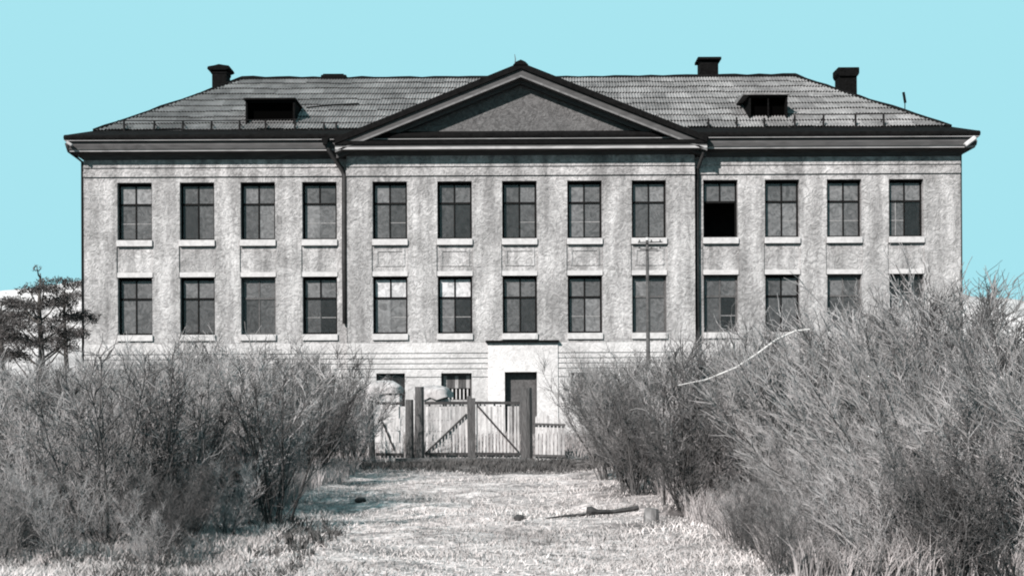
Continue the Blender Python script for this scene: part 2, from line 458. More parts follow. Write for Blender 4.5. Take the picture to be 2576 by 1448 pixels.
# per window: four panes (top-left, top-right, bottom-left, bottom-right), frame, bottom mullion, pale cross bars
UP = ['ppdd d1b', 'ddkd d1n', 'gddg d1n', 'gdgd d0b', 'gdgd d1a', 'dddk d1n', 'dgkd d1a', 'gdgd d1b', 'ggdd d1n', 'gg.. d0n', 'dggg d1a', 'gggg d1b', 'ggdk d1c']
LO = ['dddd d1n', 'ggdd d1n', 'dddd g1n', 'ggdk d0b', 'wwgg d0a', 'wwgk d1b', 'gdgk d1n', 'gdgg d1b', 'gddd g1n', 'dddk g1a', 'dgdd d1n', 'gddd g1n', 'kkdd g1n']
def window(c, t, b, Y, cfg, sill=True, lint=False):
    panes, fr = cfg.split(' ')
    x0, x1 = PX(c - HW, Y) + 0.004, PX(c + HW, Y) - 0.004
    z1, z0 = PZ(t, Y) - 0.004, PZ(b, Y) + 0.004
    fm = {'d': 'frame_dark', 'g': 'frame_grey'}[fr[0]]
    ya, yb = Y + 0.27, Y + 0.335
    w = 0.085
    mb = MB()
    mb.box(x0, x0 + w, ya, yb, z0, z1).box(x1 - w, x1, ya, yb, z0, z1)
    mb.box(x0 + w, x1 - w, ya, yb, z1 - w - 0.05, z1).box(x0 + w, x1 - w, ya, yb, z0, z0 + w)
    zt = z1 - 0.37 * (z1 - z0)
    mb.box(x0 + w, x1 - w, ya - 0.01, yb, zt - 0.045, zt + 0.045)
    xm = (x0 + x1) / 2 + random.uniform(-0.02, 0.02)
    mb.box(xm - 0.035, xm + 0.035, ya + 0.005, yb, zt + 0.045, z1 - w)
    if fr[1] == '1': mb.box(xm - 0.033, xm + 0.033, ya + 0.005, yb, z0 + w, zt - 0.045)
    root = mb.build('window', fm, house)
    q = [(x0 + w, xm, zt + 0.03, z1 - w), (xm, x1 - w, zt + 0.03, z1 - w), (x0 + w, xm, z0 + w, zt - 0.03), (xm, x1 - w, z0 + w, zt - 0.03)]
    for k, (a, bb, za_, zb_) in enumerate(q):
        gm = GL[panes[k]]
        if gm: MB().box(a + 0.003, bb - 0.003, ya + 0.03, ya + 0.038, za_, zb_).build('pane', gm, root)
    zc = z0 + (zt - z0) * 0.47
    if fr[2] in 'ab':
        bars = MB()
        if fr[2] == 'b': bars.box(x0 + w, xm - 0.034, ya + 0.02, ya + 0.035, zc - 0.015, zc + 0.015)
        bars.box(xm + 0.034, x1 - w, ya + 0.02, ya + 0.035, zc - 0.015, zc + 0.015)
        bars.build('glazing_bar', 'frame_pale', root)
    if fr[2] == 'c':
        bars = MB(); xl = x0 + w + (xm - x0 - w) * 0.42
        bars.box(xl - 0.015, xl + 0.015, ya + 0.02, ya + 0.035, z0 + w, zt - 0.06)
        bars.box(x0 + w, xl - 0.016, ya + 0.02, ya + 0.035, zc - 0.015, zc + 0.015)
        bars.box(xl + 0.016, xm - 0.034, ya + 0.02, ya + 0.035, zc - 0.015, zc + 0.015)
        bars.build('glazing_bar', 'frame_pale', root)
    s = MB().box(x0 - 0.03, x1 + 0.03, Y - 0.09, Y + 0.268, PZ(b + 15.5, Y), z0 - 0.006)
    s.build('sill', 'sill_white', root, bevel=0.01)
    if lint:
        MB().box(x0 - 0.02, x1 + 0.02, Y - 0.012, Y + 0.05, z1 + 0.006, PZ(t - 12, Y)).build('lintel', 'lintel_white', root)
    return root
for c, u, l in zip(COLS, UP, LO):
    Y = plane(c)
    window(c, 455, 600, Y, u); window(c, 693, 838, Y, l, lint=True)
# ground-floor windows, mostly behind the bushes
for c in COLS:
    if c in (1146, 1309): continue
    Y = plane(c) - 0.03
    x0, x1, z0, z1 = PX(c - 36, Y) + 0.004, PX(c + 36, Y) - 0.004, PZ(1020, Y) + 0.004, PZ(937, Y) - 0.004
    mb = MB(); w = 0.07; xm = (x0 + x1) / 2
    mb.box(x0, x0 + w, Y + 0.2, Y + 0.27, z0, z1).box(x1 - w, x1, Y + 0.2, Y + 0.27, z0, z1).box(x0 + w, x1 - w, Y + 0.2, Y + 0.27, z1 - w, z1)
    mb.box(x0 + w, x1 - w, Y + 0.2, Y + 0.27, z0, z0 + w).box(xm - 0.03, xm + 0.03, Y + 0.205, Y + 0.27, z0 + w, z1 - w)
    r = mb.build('ground_floor_window', 'frame_dark', house)
    for a, b in ((x0 + w, xm - 0.03), (xm + 0.03, x1 - w)): MB().box(a, b, Y + 0.23, Y + 0.238, z0 + w, z1 - w).build('pane', 'glass_dark', r)
# doors
Y = YC
x0, x1, z1 = PX(1110, Y) + 0.004, PX(1187, Y) - 0.004, PZ(937, Y) - 0.004
mb = MB(); mb.box(x0, x0 + 0.08, Y + 0.3, Y + 0.38, 0, z1).box(x1 - 0.08, x1, Y + 0.3, Y + 0.38, 0, z1).box(x0 + 0.08, x1 - 0.08, Y + 0.3, Y + 0.38, z1 - 0.1, z1)
d1 = mb.build('boarded_door', 'door_wood', house)
n = 7
for k in range(n):
    a = x0 + 0.085 + (x1 - x0 - 0.17) * k / n
    MB().box(a, a + (x1 - x0 - 0.17) / n - 0.012, Y + 0.31, Y + 0.34, PZ(975, Y), z1 - 0.104).build('door_board', 'door_wood' if k % 3 else 'door_pale', d1)
    MB().box(a + 0.03, a + 0.085, Y + 0.30, Y + 0.32, PZ(1003, Y), PZ(977, Y)).build('grating_bar', 'sill_white', d1)
MB().box(x0 + 0.08, x1 - 0.08, Y + 0.31, Y + 0.36, 0.05, PZ(1004, Y)).build('lower_panel', 'door_pale', d1)
x0, x1, z1 = dx0 + 0.004, dx1 - 0.004, dzt - 0.004
mb = MB(); mb.box(x0, x0 + 0.07, Y + 0.3, Y + 0.38, 0, z1).box(x1 - 0.07, x1, Y + 0.3, Y + 0.38, 0, z1).box(x0 + 0.07, x1 - 0.07, Y + 0.3, Y + 0.38, z1 - 0.08, z1)
d2 = mb.build('entrance_door', 'door_wood', house)
MB().box(x0 + 0.075, x1 - 0.075, Y + 0.33, Y + 0.37, 0.05, z1 - 0.085).build('door_leaf', 'frame_grey', d2)
MB().box(PX(1225, Y), PX(1400, Y), 58.4, YC - 0.14, -0.2, 0.16).build('doorstep', 'stone', house)

# main cornice: one profile swept round the eaves
SO = 0.68      # the eaves project less at the ends than at the front
def sweep_ring(prof, name, m):
    """prof: (offset out from the wall, z) points, carried round the rectangle of the walls"""
    mb = MB()
    def ring(o, z): return [(XL - o * SO, YW - o, z), (XR + o * SO, YW - o, z), (XR + o * SO, 74 + o, z), (XL - o * SO, 74 + o, z)]
    rs = [ring(*p) for p in prof]
    for a, b in zip(rs[:-1], rs[1:]):
        for k in range(4):
            j = (k + 1) % 4
            mb.face([a[k], a[j], b[j], b[k]])
    me = bpy.data.meshes.new(name); me.from_pydata(mb.v, [], mb.f); me.materials.append(MATS[m])
    o = bpy.data.objects.new(name, me); COL.objects.link(o); put(o, house); return o
def zc(d, o): return PZ(d, YW - o)
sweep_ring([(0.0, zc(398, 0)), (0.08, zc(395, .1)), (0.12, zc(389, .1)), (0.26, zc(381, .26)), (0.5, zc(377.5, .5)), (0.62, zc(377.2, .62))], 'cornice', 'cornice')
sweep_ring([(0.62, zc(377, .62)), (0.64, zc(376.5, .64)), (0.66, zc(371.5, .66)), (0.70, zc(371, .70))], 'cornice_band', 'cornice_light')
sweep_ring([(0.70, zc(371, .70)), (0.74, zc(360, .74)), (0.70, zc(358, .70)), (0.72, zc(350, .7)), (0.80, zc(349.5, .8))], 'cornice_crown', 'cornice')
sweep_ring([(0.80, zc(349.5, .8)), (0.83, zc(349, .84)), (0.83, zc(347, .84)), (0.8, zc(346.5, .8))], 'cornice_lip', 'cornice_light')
sweep_ring([(0.8, zc(346.5, .8)), (0.86, zc(346, .86)), (0.88, zc(340, .86)), (0.86, zc(335, .86)), (0.80, zc(333, .86))], 'gutter', 'black_metal')

# roof
EY, EZ = 60.1, 13.62         # upper slope starts here
RY, RZ = 67.0, 17.5
AX0, AX1 = PX(240, EY), PX(2395, EY)
BX0, BX1 = PX(612, RY), PX(2004, RY)
gz = zc(334.5, .86)
mb = MB()
o_ = 0.845; os_ = o_ * SO
mb.face([(XL - os_, YW - o_, gz), (XR + os_, YW - o_, gz), (AX1, EY, EZ), (AX0, EY, EZ)])
mb.face([(XL - os_, YW - o_, gz), (AX0, EY, EZ), (AX0, 73.9, EZ), (XL - os_, 74 + o_, gz)])
mb.face([(XR + os_, YW - o_, gz), (AX1, EY, EZ), (AX1, 73.9, EZ), (XR + os_, 74 + o_, gz)])
mb.face([(XL - os_, 74 + o_, gz), (XR + os_, 74 + o_, gz), (AX1, 73.9, EZ), (AX0, 73.9, EZ)])
apron = mb.build('eaves_flashing', 'black_metal', house)
mb = MB(); dz = 0.05
mb.face([(AX0, EY, EZ - dz), (AX1, EY, EZ - dz), (BX1, RY, RZ - dz), (BX0, RY, RZ - dz)])
mb.face([(AX0, EY, EZ - dz), (BX0, RY, RZ - dz), (AX0, 73.9, EZ - dz)])
mb.face([(AX1, EY, EZ - dz), (BX1, RY, RZ - dz), (AX1, 73.9, EZ - dz)])
mb.face([(AX0, 73.9, EZ - dz), (AX1, 73.9, EZ - dz), (BX1, RY, RZ - dz), (BX0, RY, RZ - dz)])
roof = mb.build('roof', 'roof_back', house)
# ridge and hip caps
mb = MB()
def cap_run(a, b, rad, n):     # overlapping cap pieces that have slipped a little
    a, b = Vector(a), Vector(b)
    pts = [a.lerp(b, k / n) + Vector((0, 0, random.uniform(-0.03, 0.03) - 0.05 * math.sin(math.pi * k / n))) for k in range(n + 1)]
    mb.tube(pts, [rad * random.uniform(0.85, 1.3) for _ in pts], 6)
cap_run((BX0, RY, RZ + 0.04), (BX1, RY, RZ + 0.04), 0.10, 46)
cap_run((BX0, RY, RZ + 0.04), (AX0, EY, EZ + 0.04), 0.10, 14)
cap_run((BX1, RY, RZ + 0.04), (AX1, EY, EZ + 0.04), 0.10, 14)
mb.build('ridge_cap', 'black_metal', roof)

# gable of the pediment
GX = PX(1314, 59); GHW = 468 * 58.9 / F
GZ0, GZ1 = PZ(347, 58.9), PZ(160, 58.9)
def slope_z(y): return EZ + (y - EY) * (RZ - EZ) / (RY - EY)
GYB = EY + (GZ1 - EZ) / (RZ - EZ) * (RY - EY)
def gable_z(x): return GZ1 - abs(x - GX) / GHW * (GZ1 - GZ0)
# corrugated sheets, each its own piece
NROW = 9
SL = math.hypot(RY - EY, RZ - EZ)
sn = Vector((0, -(RZ - EZ), RY - EY)).normalized()
def spt(x, v, h):  # v 0..1 up the slope
    return Vector((x, EY + v * (RY - EY), EZ + v * (RZ - EZ))) + sn * h
cnt = 0
SWID = 1.12
for r in range(NROW):
    v0, v1 = r / NROW, min(1.0, (r + 1) / NROW + 0.012)
    off = (0.0 if r % 2 else SWID / 2) + random.uniform(-0.08, 0.08)
    x = AX0 - SWID + off
    while x < AX1:
        xa, xb = x, x + SWID - 0.012
        x += SWID
        mid = (xa + xb) / 2
        # under the pediment's roof: nothing to see
        if gable_z(xa) > slope_z(EY + v1 * (RY - EY)) + 0.1 and gable_z(xb) > slope_z(EY + v1 * (RY - EY)) + 0.1: continue
        nw = 8; ks = nw * 4
        rowa, rowb = [], []
        jit = random.uniform(-0.008, 0.012); skew = random.uniform(-0.006, 0.006)
        for k in range(ks + 1):
            xx = xa + (xb - xa) * k / ks
            if xx < BX0: hv = (xx - AX0) / (BX0 - AX0)
            elif xx > BX1: hv = (AX1 - xx) / (AX1 - BX1)
            else: hv = 1.0
            if hv <= v0: continue
            wv = 0.028 * math.sin(2 * math.pi * nw * k / ks)
            rowa.append(spt(xx, v0 + jit + skew * k / ks, 0.06 + wv)); rowb.append(spt(xx, min(v1, hv), 0.012 + wv))
        if len(rowa) < 3: continue
        mb = MB(); n = len(rowa)
        mb.v = [tuple(p) for p in rowa] + [tuple(p) for p in rowb] + [tuple(p - sn * 0.05) for p in rowa]
        for k in range(n - 1):
            mb.f.append((k, k + 1, n + k + 1, n + k)); mb.f.append((2 * n + k, 2 * n + k + 1, k + 1, k))
        me = bpy.data.meshes.new('roof_sheet'); me.from_pydata(mb.v, [], mb.f); me.materials.append(MATS['roof_slate']); me.materials.append(MATS['sooty_brick_and_lip_shade'])
        for k in range(1, len(me.polygons), 2): me.polygons[k].material_index = 1  # lower lips coloured dark: shade line under each course, with edge grime
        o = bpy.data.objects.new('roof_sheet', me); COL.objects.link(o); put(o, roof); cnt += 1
print('roof sheets', cnt)

mb = MB()
for s in (-1, 1):
    xe = GX + s * (GHW + 0.05)
    yv = EY + (GZ0 - EZ) / (RZ - EZ) * (RY - EY)
    a, b, c_, d_ = (GX, 58.85, GZ1), (GX, GYB + 0.3, GZ1), (xe, 60.2, GZ0), (xe, 58.85, GZ0)
    mb.face([a, b, c_, d_]); mb.face([(p[0], p[1], p[2] - 0.09) for p in (a, b, c_, d_)])
    mb.face([a, d_, (d_[0], d_[1], d_[2] - 0.09), (a[0], a[1], a[2] - 0.09)])
mb.build('gable_roof', 'black_metal', house)
# raking cornice: dark edge, grey moulding, pale fillet
def rake(s, off0, off1, ya, yb, name, m):
    """band between perpendicular offsets (vertical metres below the outer edge)"""
    xe = GX + s * GHW
    def pt(x, o): return (x, gable_z(x) - o)
    poly = [pt(GX, off0), pt(xe, off0), pt(xe, off1), pt(GX, off1)]
    return MB().prism(poly, 'y', ya, yb).build(name, m, house)
U = 58.9 / F
for s in (-1, 1):
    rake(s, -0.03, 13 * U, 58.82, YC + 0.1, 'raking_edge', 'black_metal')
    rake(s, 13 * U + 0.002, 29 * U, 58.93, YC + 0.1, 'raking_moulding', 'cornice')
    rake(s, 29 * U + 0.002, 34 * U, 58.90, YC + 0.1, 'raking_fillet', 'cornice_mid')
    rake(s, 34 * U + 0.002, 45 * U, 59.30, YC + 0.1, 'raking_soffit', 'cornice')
# tympanum
ty0 = PZ(360, YC)
tw = GHW * 1.0
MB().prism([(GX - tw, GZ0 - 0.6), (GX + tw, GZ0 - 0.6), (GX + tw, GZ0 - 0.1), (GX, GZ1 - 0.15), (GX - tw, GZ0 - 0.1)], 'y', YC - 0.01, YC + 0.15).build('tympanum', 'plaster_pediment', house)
# level cornice under the pediment
xa, xb = GX - GHW - 0.02, GX + GHW + 0.02
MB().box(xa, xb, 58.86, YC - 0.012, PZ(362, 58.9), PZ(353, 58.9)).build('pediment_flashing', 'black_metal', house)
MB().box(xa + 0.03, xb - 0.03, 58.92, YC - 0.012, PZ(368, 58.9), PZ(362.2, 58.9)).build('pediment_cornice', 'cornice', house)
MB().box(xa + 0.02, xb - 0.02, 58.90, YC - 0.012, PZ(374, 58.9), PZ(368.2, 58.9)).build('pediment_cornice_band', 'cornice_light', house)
mb = MB(); mb.prism([(YC - 0.012, PZ(374.3, 58.9)), (59.05, PZ(374.3, 58.9)), (59.2, PZ(377, 59)), (59.48, PZ(380, 59.4)), (YC - 0.012, PZ(390, 59.5))], 'x', CXL - 0.1, CXR + 0.1)
mb.build('pediment_bed_moulding', 'cornice', house)
mb = MB(); mb.prism([(GX - 0.33, GZ1 - 0.08), (GX - 0.2, GZ1 + 0.05), (GX, GZ1 + 0.14), (GX + 0.2, GZ1 + 0.05), (GX + 0.33, GZ1 - 0.08)], 'y', 58.78, 59.2)
mb.build('apex_cap', 'black_metal', house)
MB().tube([(PX(1299, 59), 59.0, GZ1 - 0.1), (PX(1301, 59), 59.0, GZ1 + 0.2), (PX(1299, 59), 59.0, GZ1 + 0.42)], [0.03, 0.022, 0.012], 5).build('lightning_rod', 'frame_grey', house)

# dormers
def dormer(a, b, t, base, Yf, flare):
    x0, x1, z0, z1 = PX(a, Yf), PX(b, Yf), PZ(base, Yf) - 0.1, PZ(t, Yf)
    yb = EY + (z1 - EZ) / (RZ - EZ) * (RY - EY)
    mb = MB()
    mb.prism([(Yf, z0), (Yf, z1), (yb, z1)], 'x', x0 - 0.0, x0 + 0.08)
    mb.prism([(Yf, z0), (Yf, z1), (yb, z1)], 'x', x1 - 0.08, x1)
    mb.box(x0 + 0.08, x1 - 0.08, Yf + 0.02, Yf + 0.08, z0, z0 + 0.16)
    mb.box(x0 + 0.08, x1 - 0.08, Yf + 0.02, Yf + 0.08, z1 - 0.12, z1)
    if flare: mb.box((x0 + x1) / 2 - 0.03, (x0 + x1) / 2 + 0.03, Yf + 0.02, Yf + 0.08, z0 + 0.16, z1 - 0.12)
    d = mb.build('dormer', 'sooty_brick_and_lip_shade', roof)
    MB().box(x0 + 0.08, x1 - 0.08, Yf + 0.35, Yf + 0.4, z0, z1).build('dormer_dark_back', 'void', roof)  # near-black sheet: the unlit inside of the dormer put into its colour
    e = 0.28 if flare else 0.06
    MB().prism([(Yf - 0.15, z1 + 0.002), (Yf - 0.15, z1 + 0.07), (yb + 0.35, z1 + (0.26 if flare else 0.1)), (yb + 0.35, z1 + 0.002)], 'x', x0 - e, x1 + (0.05 if flare else e)).build('dormer_roof', 'roof_slate' if flare else 'black_metal', roof)
dormer(621, 745, 249, 313, 60.75, False)
dormer(1888, 1985, 243, 304, 61.1, True)
# loose pole lying on the slope beside the left dormer
MB().tube([spt(PX(775, 62.6), 0.36, 0.12), spt(PX(845, 62.6), 0.42, 0.10), spt(PX(905, 62.8), 0.44, 0.1)], 0.035, 5).build('fallen_rod', 'black_metal', roof)

# chimneys
def chimney(cx, topd, w, Y, kind, cap=None):
    X = PX(cx, Y); hw = w / 2 * Y / F; zt = PZ(topd, Y); dp = 0.45
    mb = MB()
    if kind == 'low':
        mb.box(X - hw, X + hw, Y - 0.3, Y + 0.3, RZ - 1.0, zt)
        mb.box(X - hw * 0.86, X + hw * 0.8, Y - 0.26, Y + 0.26, zt, zt + 0.06)
        c = mb.build('chimney', 'sooty_brick_and_lip_shade', roof, bevel=0.03); return
    ch = cap / 2 * Y / F
    nb = 5
    body_top = zt - (0.18 if kind == 'slab' else 0.42)
    for k in range(nb):   # uneven courses of the stack
        a = 14.2 + (body_top - 14.2) * k / nb; b = 14.2 + (body_top - 14.2) * (k + 1) / nb
        j = random.uniform(-0.012, 0.012); mb.box(X - hw + j, X + hw + j, Y - dp, Y + dp, a, b)
    c = mb.build('chimney', 'sooty_brick_and_lip_shade', roof)
    m2 = MB()
    if kind == 'slab': m2.box(X - ch, X + ch, Y - dp - 0.15, Y + dp + 0.15, zt - 0.14, zt); m2.box(X - hw - .02, X + hw + .02, Y - dp - .02, Y + dp + .02, zt - 0.18, zt - 0.14)
    elif kind == 'bent':
        m2.prism([(X - ch, zt - 0.24), (X - ch * 0.95, zt - 0.1), (X - ch * 0.4, zt - 0.05), (X, zt + 0.01), (X + ch * 0.4, zt - 0.03), (X + ch * 0.9, zt - 0.07), (X + ch, zt - 0.22), (X + hw, zt - 0.30), (X - hw, zt - 0.30)], 'y', Y - dp - 0.12, Y + dp + 0.12)
        m2.box(X - hw - 0.05, X + hw + 0.05, Y - dp - .03, Y + dp + .03, zt - 0.45, zt - 0.3)
    else:
        m2.prism([(X - hw, zt - 0.45), (X - ch, zt - 0.3), (X - ch, zt), (X + ch, zt), (X + ch, zt - 0.3), (X + hw, zt - 0.45)], 'y', Y - dp - 0.1, Y + dp + 0.1)
    m2.build('chimney_cap', 'sooty_brick_and_lip_shade', roof, bevel=0.03)
chimney(560, 165, 36, 67.0, 'bent', 58)
chimney(845, 189.5, 64, 67.15, 'low')
chimney(1785, 153, 46, 68.0, 'slab', 59)
chimney(2132, 180, 44, 67.0, 'flare', 54)
MB().tube([(PX(2280, 62.2), 62.2, 14.6), (PX(2280, 62.2), 62.2, PZ(262, 62.2))], 0.022, 5).bar((PX(2281, 62.2), 62.2, PZ(264, 62.2)), (PX(2276.5, 62.2), 62.2, PZ(237, 62.2)), 0.11, 0.05).build('roof_vane', 'black_metal', roof)

# snow guards along the eaves
def guard(xsd, dtop, a, b):
    mb = MB(); v = 0.03
    zt = lambda dx: PZ(dtop, EY)
    for dx in xsd:
        x = PX(dx, EY)
        mb.bar((x, EY - 0.02, EZ - 0.1), (x + random.uniform(-.03, .03), EY - 0.02, PZ(dtop + random.uniform(-1, 3), EY)), 0.075)
        mb.bar((x, EY + 0.55, slope_z(EY + 0.55)), (x, EY - 0.02, PZ(dtop + 8, EY)), 0.03)
    if a: mb.tube([(PX(a, EY), EY - 0.02, PZ(dtop, EY)), (PX((a + b) / 2, EY), EY - 0.02, PZ(dtop + 1.5, EY)), (PX(b, EY), EY - 0.02, PZ(dtop - 1, EY))], 0.022, 4)
    mb.build('snow_guard', 'rail_metal', roof)
guard([316, 391, 463, 535, 606, 672, 745], 299, 300, 760)
for q in (1786, 1857, 1927): guard([q], 299, None, 0)
guard([2003, 2074, 2156, 2227], 291, 1996, 2300)
guard([818, 850], 306, 812, 856)

# downpipes
def pipe(pts, r, name='downpipe'):
    return MB().tube(pts, r, 8).build(name, 'pipe_metal', house, smooth=True)
def hopper(x, y, z): MB().prism([(x - .16, z), (x + .16, z), (x + .08, z - .3), (x - .08, z - .3)], 'y', y - .14, y + .14).build('rain_hopper', 'black_metal', house)
pipe([(PX(820, 59.1), 59.05, PZ(350, 59.1)), (PX(832, 59.2), 59.15, PZ(378, 59.2)), (PX(862, 59.8), YW - 0.14, PZ(425, 60)), (PX(868, 59.8), YW - 0.14, PZ(440, 60)), (PX(867, 59.8), YW - 0.14, PZ(640, 60)), (PX(868, 59.8), YW - 0.14, PZ(812, 60))], 0.105)
hopper(PX(822, 59.1), 59.02, PZ(346, 59.1))
pipe([(PX(1776, 59.1), 59.05, PZ(350, 59.1)), (PX(1772, 59.2), 59.15, PZ(385, 59.2)), (PX(1758, 59.8), YW - 0.14, PZ(430, 60)), (PX(1756, 59.8), YW - 0.14, PZ(640, 60)), (PX(1757, 59.8), YW - 0.14, PZ(1060, 60))], 0.09)
hopper(PX(1776, 59.1), 59.02, PZ(346, 59.1))
pipe([(PX(170, 59.2), 59.2, PZ(355, 59.2)), (PX(176, 59.4), 59.4, PZ(375, 59.4)), (XL - 0.06, YW + 0.05, PZ(402, 60)), (XL - 0.07, YW + 0.05, 1.0)], 0.07)
pipe([(XR + 0.04, YW + 0.1, PZ(380, 60)), (XR + 0.05, YW + 0.1, 1.0)], 0.055)
# broken white end of the gutter at the right corner
MB().bar((PX(2428, 59.2), 59.1, PZ(372, 59.1)), (PX(2456, 59.1), 59.05, PZ(352, 59.1)), 0.3, 0.2).build('gutter_end', 'sill_white', house, bevel=0.04)
MB().bar((PX(172, 59.1), 59.08, PZ(352, 59.1)), (PX(186, 59.1), 59.06, PZ(362, 59.1)), 0.16, 0.12).build('gutter_end', 'cornice_light', house, bevel=0.03)

# ------------------------------------------------------------------ gate, fence, posts
YG = 36.0
def gx(d): return PX(d, YG)
def gz_(d): return PZ(d, YG)
def leaf(a, b, label, brace, topd=1018, npk=13, grp='wooden gate leaves'):
    root = thing('gate_leaf', ((gx(a) + gx(b)) / 2, YG, 0), label, 'gate', grp)
    x0, x1 = gx(a), gx(b); w = (x1 - x0) / npk
    for k in range(npk):
        t = gz_(topd + random.uniform(-5, 8)); bz = gz_(1163 + random.uniform(-2, 2)); xx = x0 + w * k
        lean = random.uniform(-0.02, 0.02)
        if random.random() < 0.08: continue
        mb = MB(); yo = random.uniform(0, 0.012)
        mb.prism([(xx + 0.019, bz), (xx + w - 0.019, bz), (xx + w - 0.019 + lean, t), (xx + w / 2 + lean, t + 0.03), (xx + 0.019 + lean, t)], 'y', YG + 0.03 + yo, YG + 0.05 + yo)
        mb.build('picket', 'gate_plank', root)
    for d, nm in ((1012, 'top_rail'), (1140, 'bottom_rail')):
        MB().bar((x0, YG, gz_(d)), (x1, YG + 0.0, gz_(d + random.uniform(-2, 2))), 0.05, 0.075).build(nm, 'gate_rail', root)
    (p, q) = brace
    MB().bar((gx(p[0]), YG - 0.02, gz_(p[1])), (gx(q[0]), YG - 0.02, gz_(q[1])), 0.03, 0.05).build('brace', 'gate_rail', root)
    return root
lf = leaf(1068, 1178, 'left leaf of the pale picket gate, its brace rising towards the middle', ((1070, 1138), (1174, 1040)))
MB().bar((gx(1180), YG - 0.0, gz_(995)), (gx(1181), YG, gz_(1158)), 0.1, 0.09).build('closing_stile', 'gate_post', lf)
lf2 = leaf(1196, 1308, 'right leaf of the pale picket gate, its brace falling towards the right post', ((1200, 1018), (1302, 1134)))
MB().bar((gx(1191), YG - 0.02, gz_(1000)), (gx(1191), YG - 0.02, gz_(1160)), 0.1, 0.06).build('closing_stile', 'gate_post', lf2)
wk = leaf(945, 1016, 'narrow pale picket wicket standing left of the twin gate posts', ((962, 1058), (992, 1130)), topd=1022, npk=7)
def post(d0, d1, top_, label, lean=0.0):
    x0, x1 = gx(d0), gx(d1); r = (x1 - x0) / 2; xc = (x0 + x1) / 2
    pts = [(xc, YG + 0.02, -0.2), (xc + lean * .4, YG + 0.02, 0.8), (xc + lean, YG + 0.02, gz_(top_))]
    o = MB().tube(pts, [r * 1.05, r, r * 0.92], 9).build('gate_post', 'gate_post')
    return tag(o, label, 'post', 'weathered gate posts')
post(1019, 1041, 1003, 'weathered round post between the wicket and the tall gate post')
post(1042, 1067, 971, 'tallest weathered post, hinging the left leaf of the gate', 0.01)
post(1310, 1340, 975, 'thick weathered post at the right end of the gate')
post(928, 944, 1005, 'thin leaning post at the far left of the wicket', -0.05)
fr = thing('picket_fence', (gx(1370), YG, 0), 'short broken pale picket fence right of the gate, overgrown by twigs', 'fence')
for k in range(8):
    x = gx(1346 + k * 9.5); t = gz_(1045 + 12 * math.sin(k * 2.1) + random.uniform(-4, 12))
    MB().prism([(x, 0), (x + 0.075, 0), (x + 0.08, t), (x + 0.04, t + 0.04), (x + 0.005, t)], 'y', YG + 0.03, YG + 0.05).build('picket', 'gate_plank', fr)
MB().bar((gx(1340), YG, gz_(1066)), (gx(1422), YG, gz_(1069)), 0.05, 0.06).build('rail', 'gate_post', fr)
MB().bar((gx(1340), YG, gz_(1145)), (gx(1422), YG, gz_(1147)), 0.05, 0.06).build('rail', 'gate_post', fr)
# threshold beam lying in front of the gate
tag(MB().tube([(gx(1000), 35.2, 0.05), (gx(1180), 35.0, 0.07), (gx(1330), 35.1, 0.04)], [0.09, 0.08, 0.09], 7).build('beam', 'gate_post'), 'long dark timber lying on the earth at the foot of the gate', 'timber')

# pale covered heaps in the yard
def heap(d, w, topd, Y, label, seed):
    rnd = random.Random(seed); X = PX(d, Y); hw = w / 2 * Y / F; zt = PZ(topd, Y)
    mb = MB(); n, m_ = 18, 8
    for j in range(m_ + 1):
        t = j / m_
        for i in range(n):
            a = 2 * math.pi * i / n
            rr = math.cos(t * math.pi / 2) ** 0.8 * (1 + 0.12 * math.sin(3 * a + seed) + 0.08 * math.sin(5 * a) + rnd.uniform(-.06, .06))
            mb.v.append((X + hw * rr * math.cos(a), Y + 0.6 * rr * math.sin(a), (zt) * (0.86 + 0.14 * math.sin(t * math.pi / 2) + rnd.uniform(-.01, .01)) if j else zt * (0.80 + rnd.uniform(-.03, .03))))
    for j in range(m_):
        for i in range(n):
            mb.f.append((j * n + i, j * n + (i + 1) % n, (j + 1) * n + (i + 1) % n, (j + 1) * n + i))
    root = thing('covered_heap', (X, Y, 0), label, 'heap', 'covered heaps in the yard')
    mb.build('cover', 'tarp', root, smooth=True)
    b = MB()
    for k in range(5):
        b.box(X - hw * 0.86 + rnd.uniform(-.03, .03), X + hw * 0.86 + rnd.uniform(-.03, .03), Y - 0.45, Y + 0.45, zt * 0.164 * k - 0.02, zt * 0.164 * (k + 1) - 0.035)
    b.build('stacked_boards', 'gate_plank', root)
heap(966, 96, 955, 42, 'pale rounded cover over a stack of boards, behind the wicket', 3)
heap(1092, 96, 968, 43, 'pale rounded cover over a stack, behind the left gate leaf', 5)

# utility pole before the right part of the centre
YP = 44.0
pole = thing('utility_pole', (PX(1632, YP), YP, 0), 'slim dark wooden pole with two short crossarms before the pale facade', 'pole')
MB().tube([(PX(1632, YP), YP, -0.1), (PX(1631, YP), YP, 3.5), (PX(1630, YP), YP, PZ(606, YP))], [0.085, 0.065, 0.045], 8).build('shaft', 'pole_wood', pole)
for d, a, b in ((612, 1606, 1668), (629, 1612, 1656)):
    MB().bar((PX(a, YP), YP - 0.06, PZ(d, YP)), (PX(b, YP), YP - 0.06, PZ(d - 1, YP)), 0.035, 0.04).build('crossarm', 'pole_wood', pole)
MB().tube([(PX(1630, YP), YP, PZ(606, YP)), (PX(1630, YP), YP, PZ(599, YP))], [0.07, 0.05], 8).build('insulator', 'sill_white', pole)
for d in (612, 629):
    for x in (1610, 1640, 1662):
        MB().tube([(PX(x, YP), YP - 0.06, PZ(d - 2, YP)), (PX(x, YP), YP - 0.06, PZ(d - 7, YP))], [0.03, 0.022], 6).build('insulator', 'frame_grey', pole)

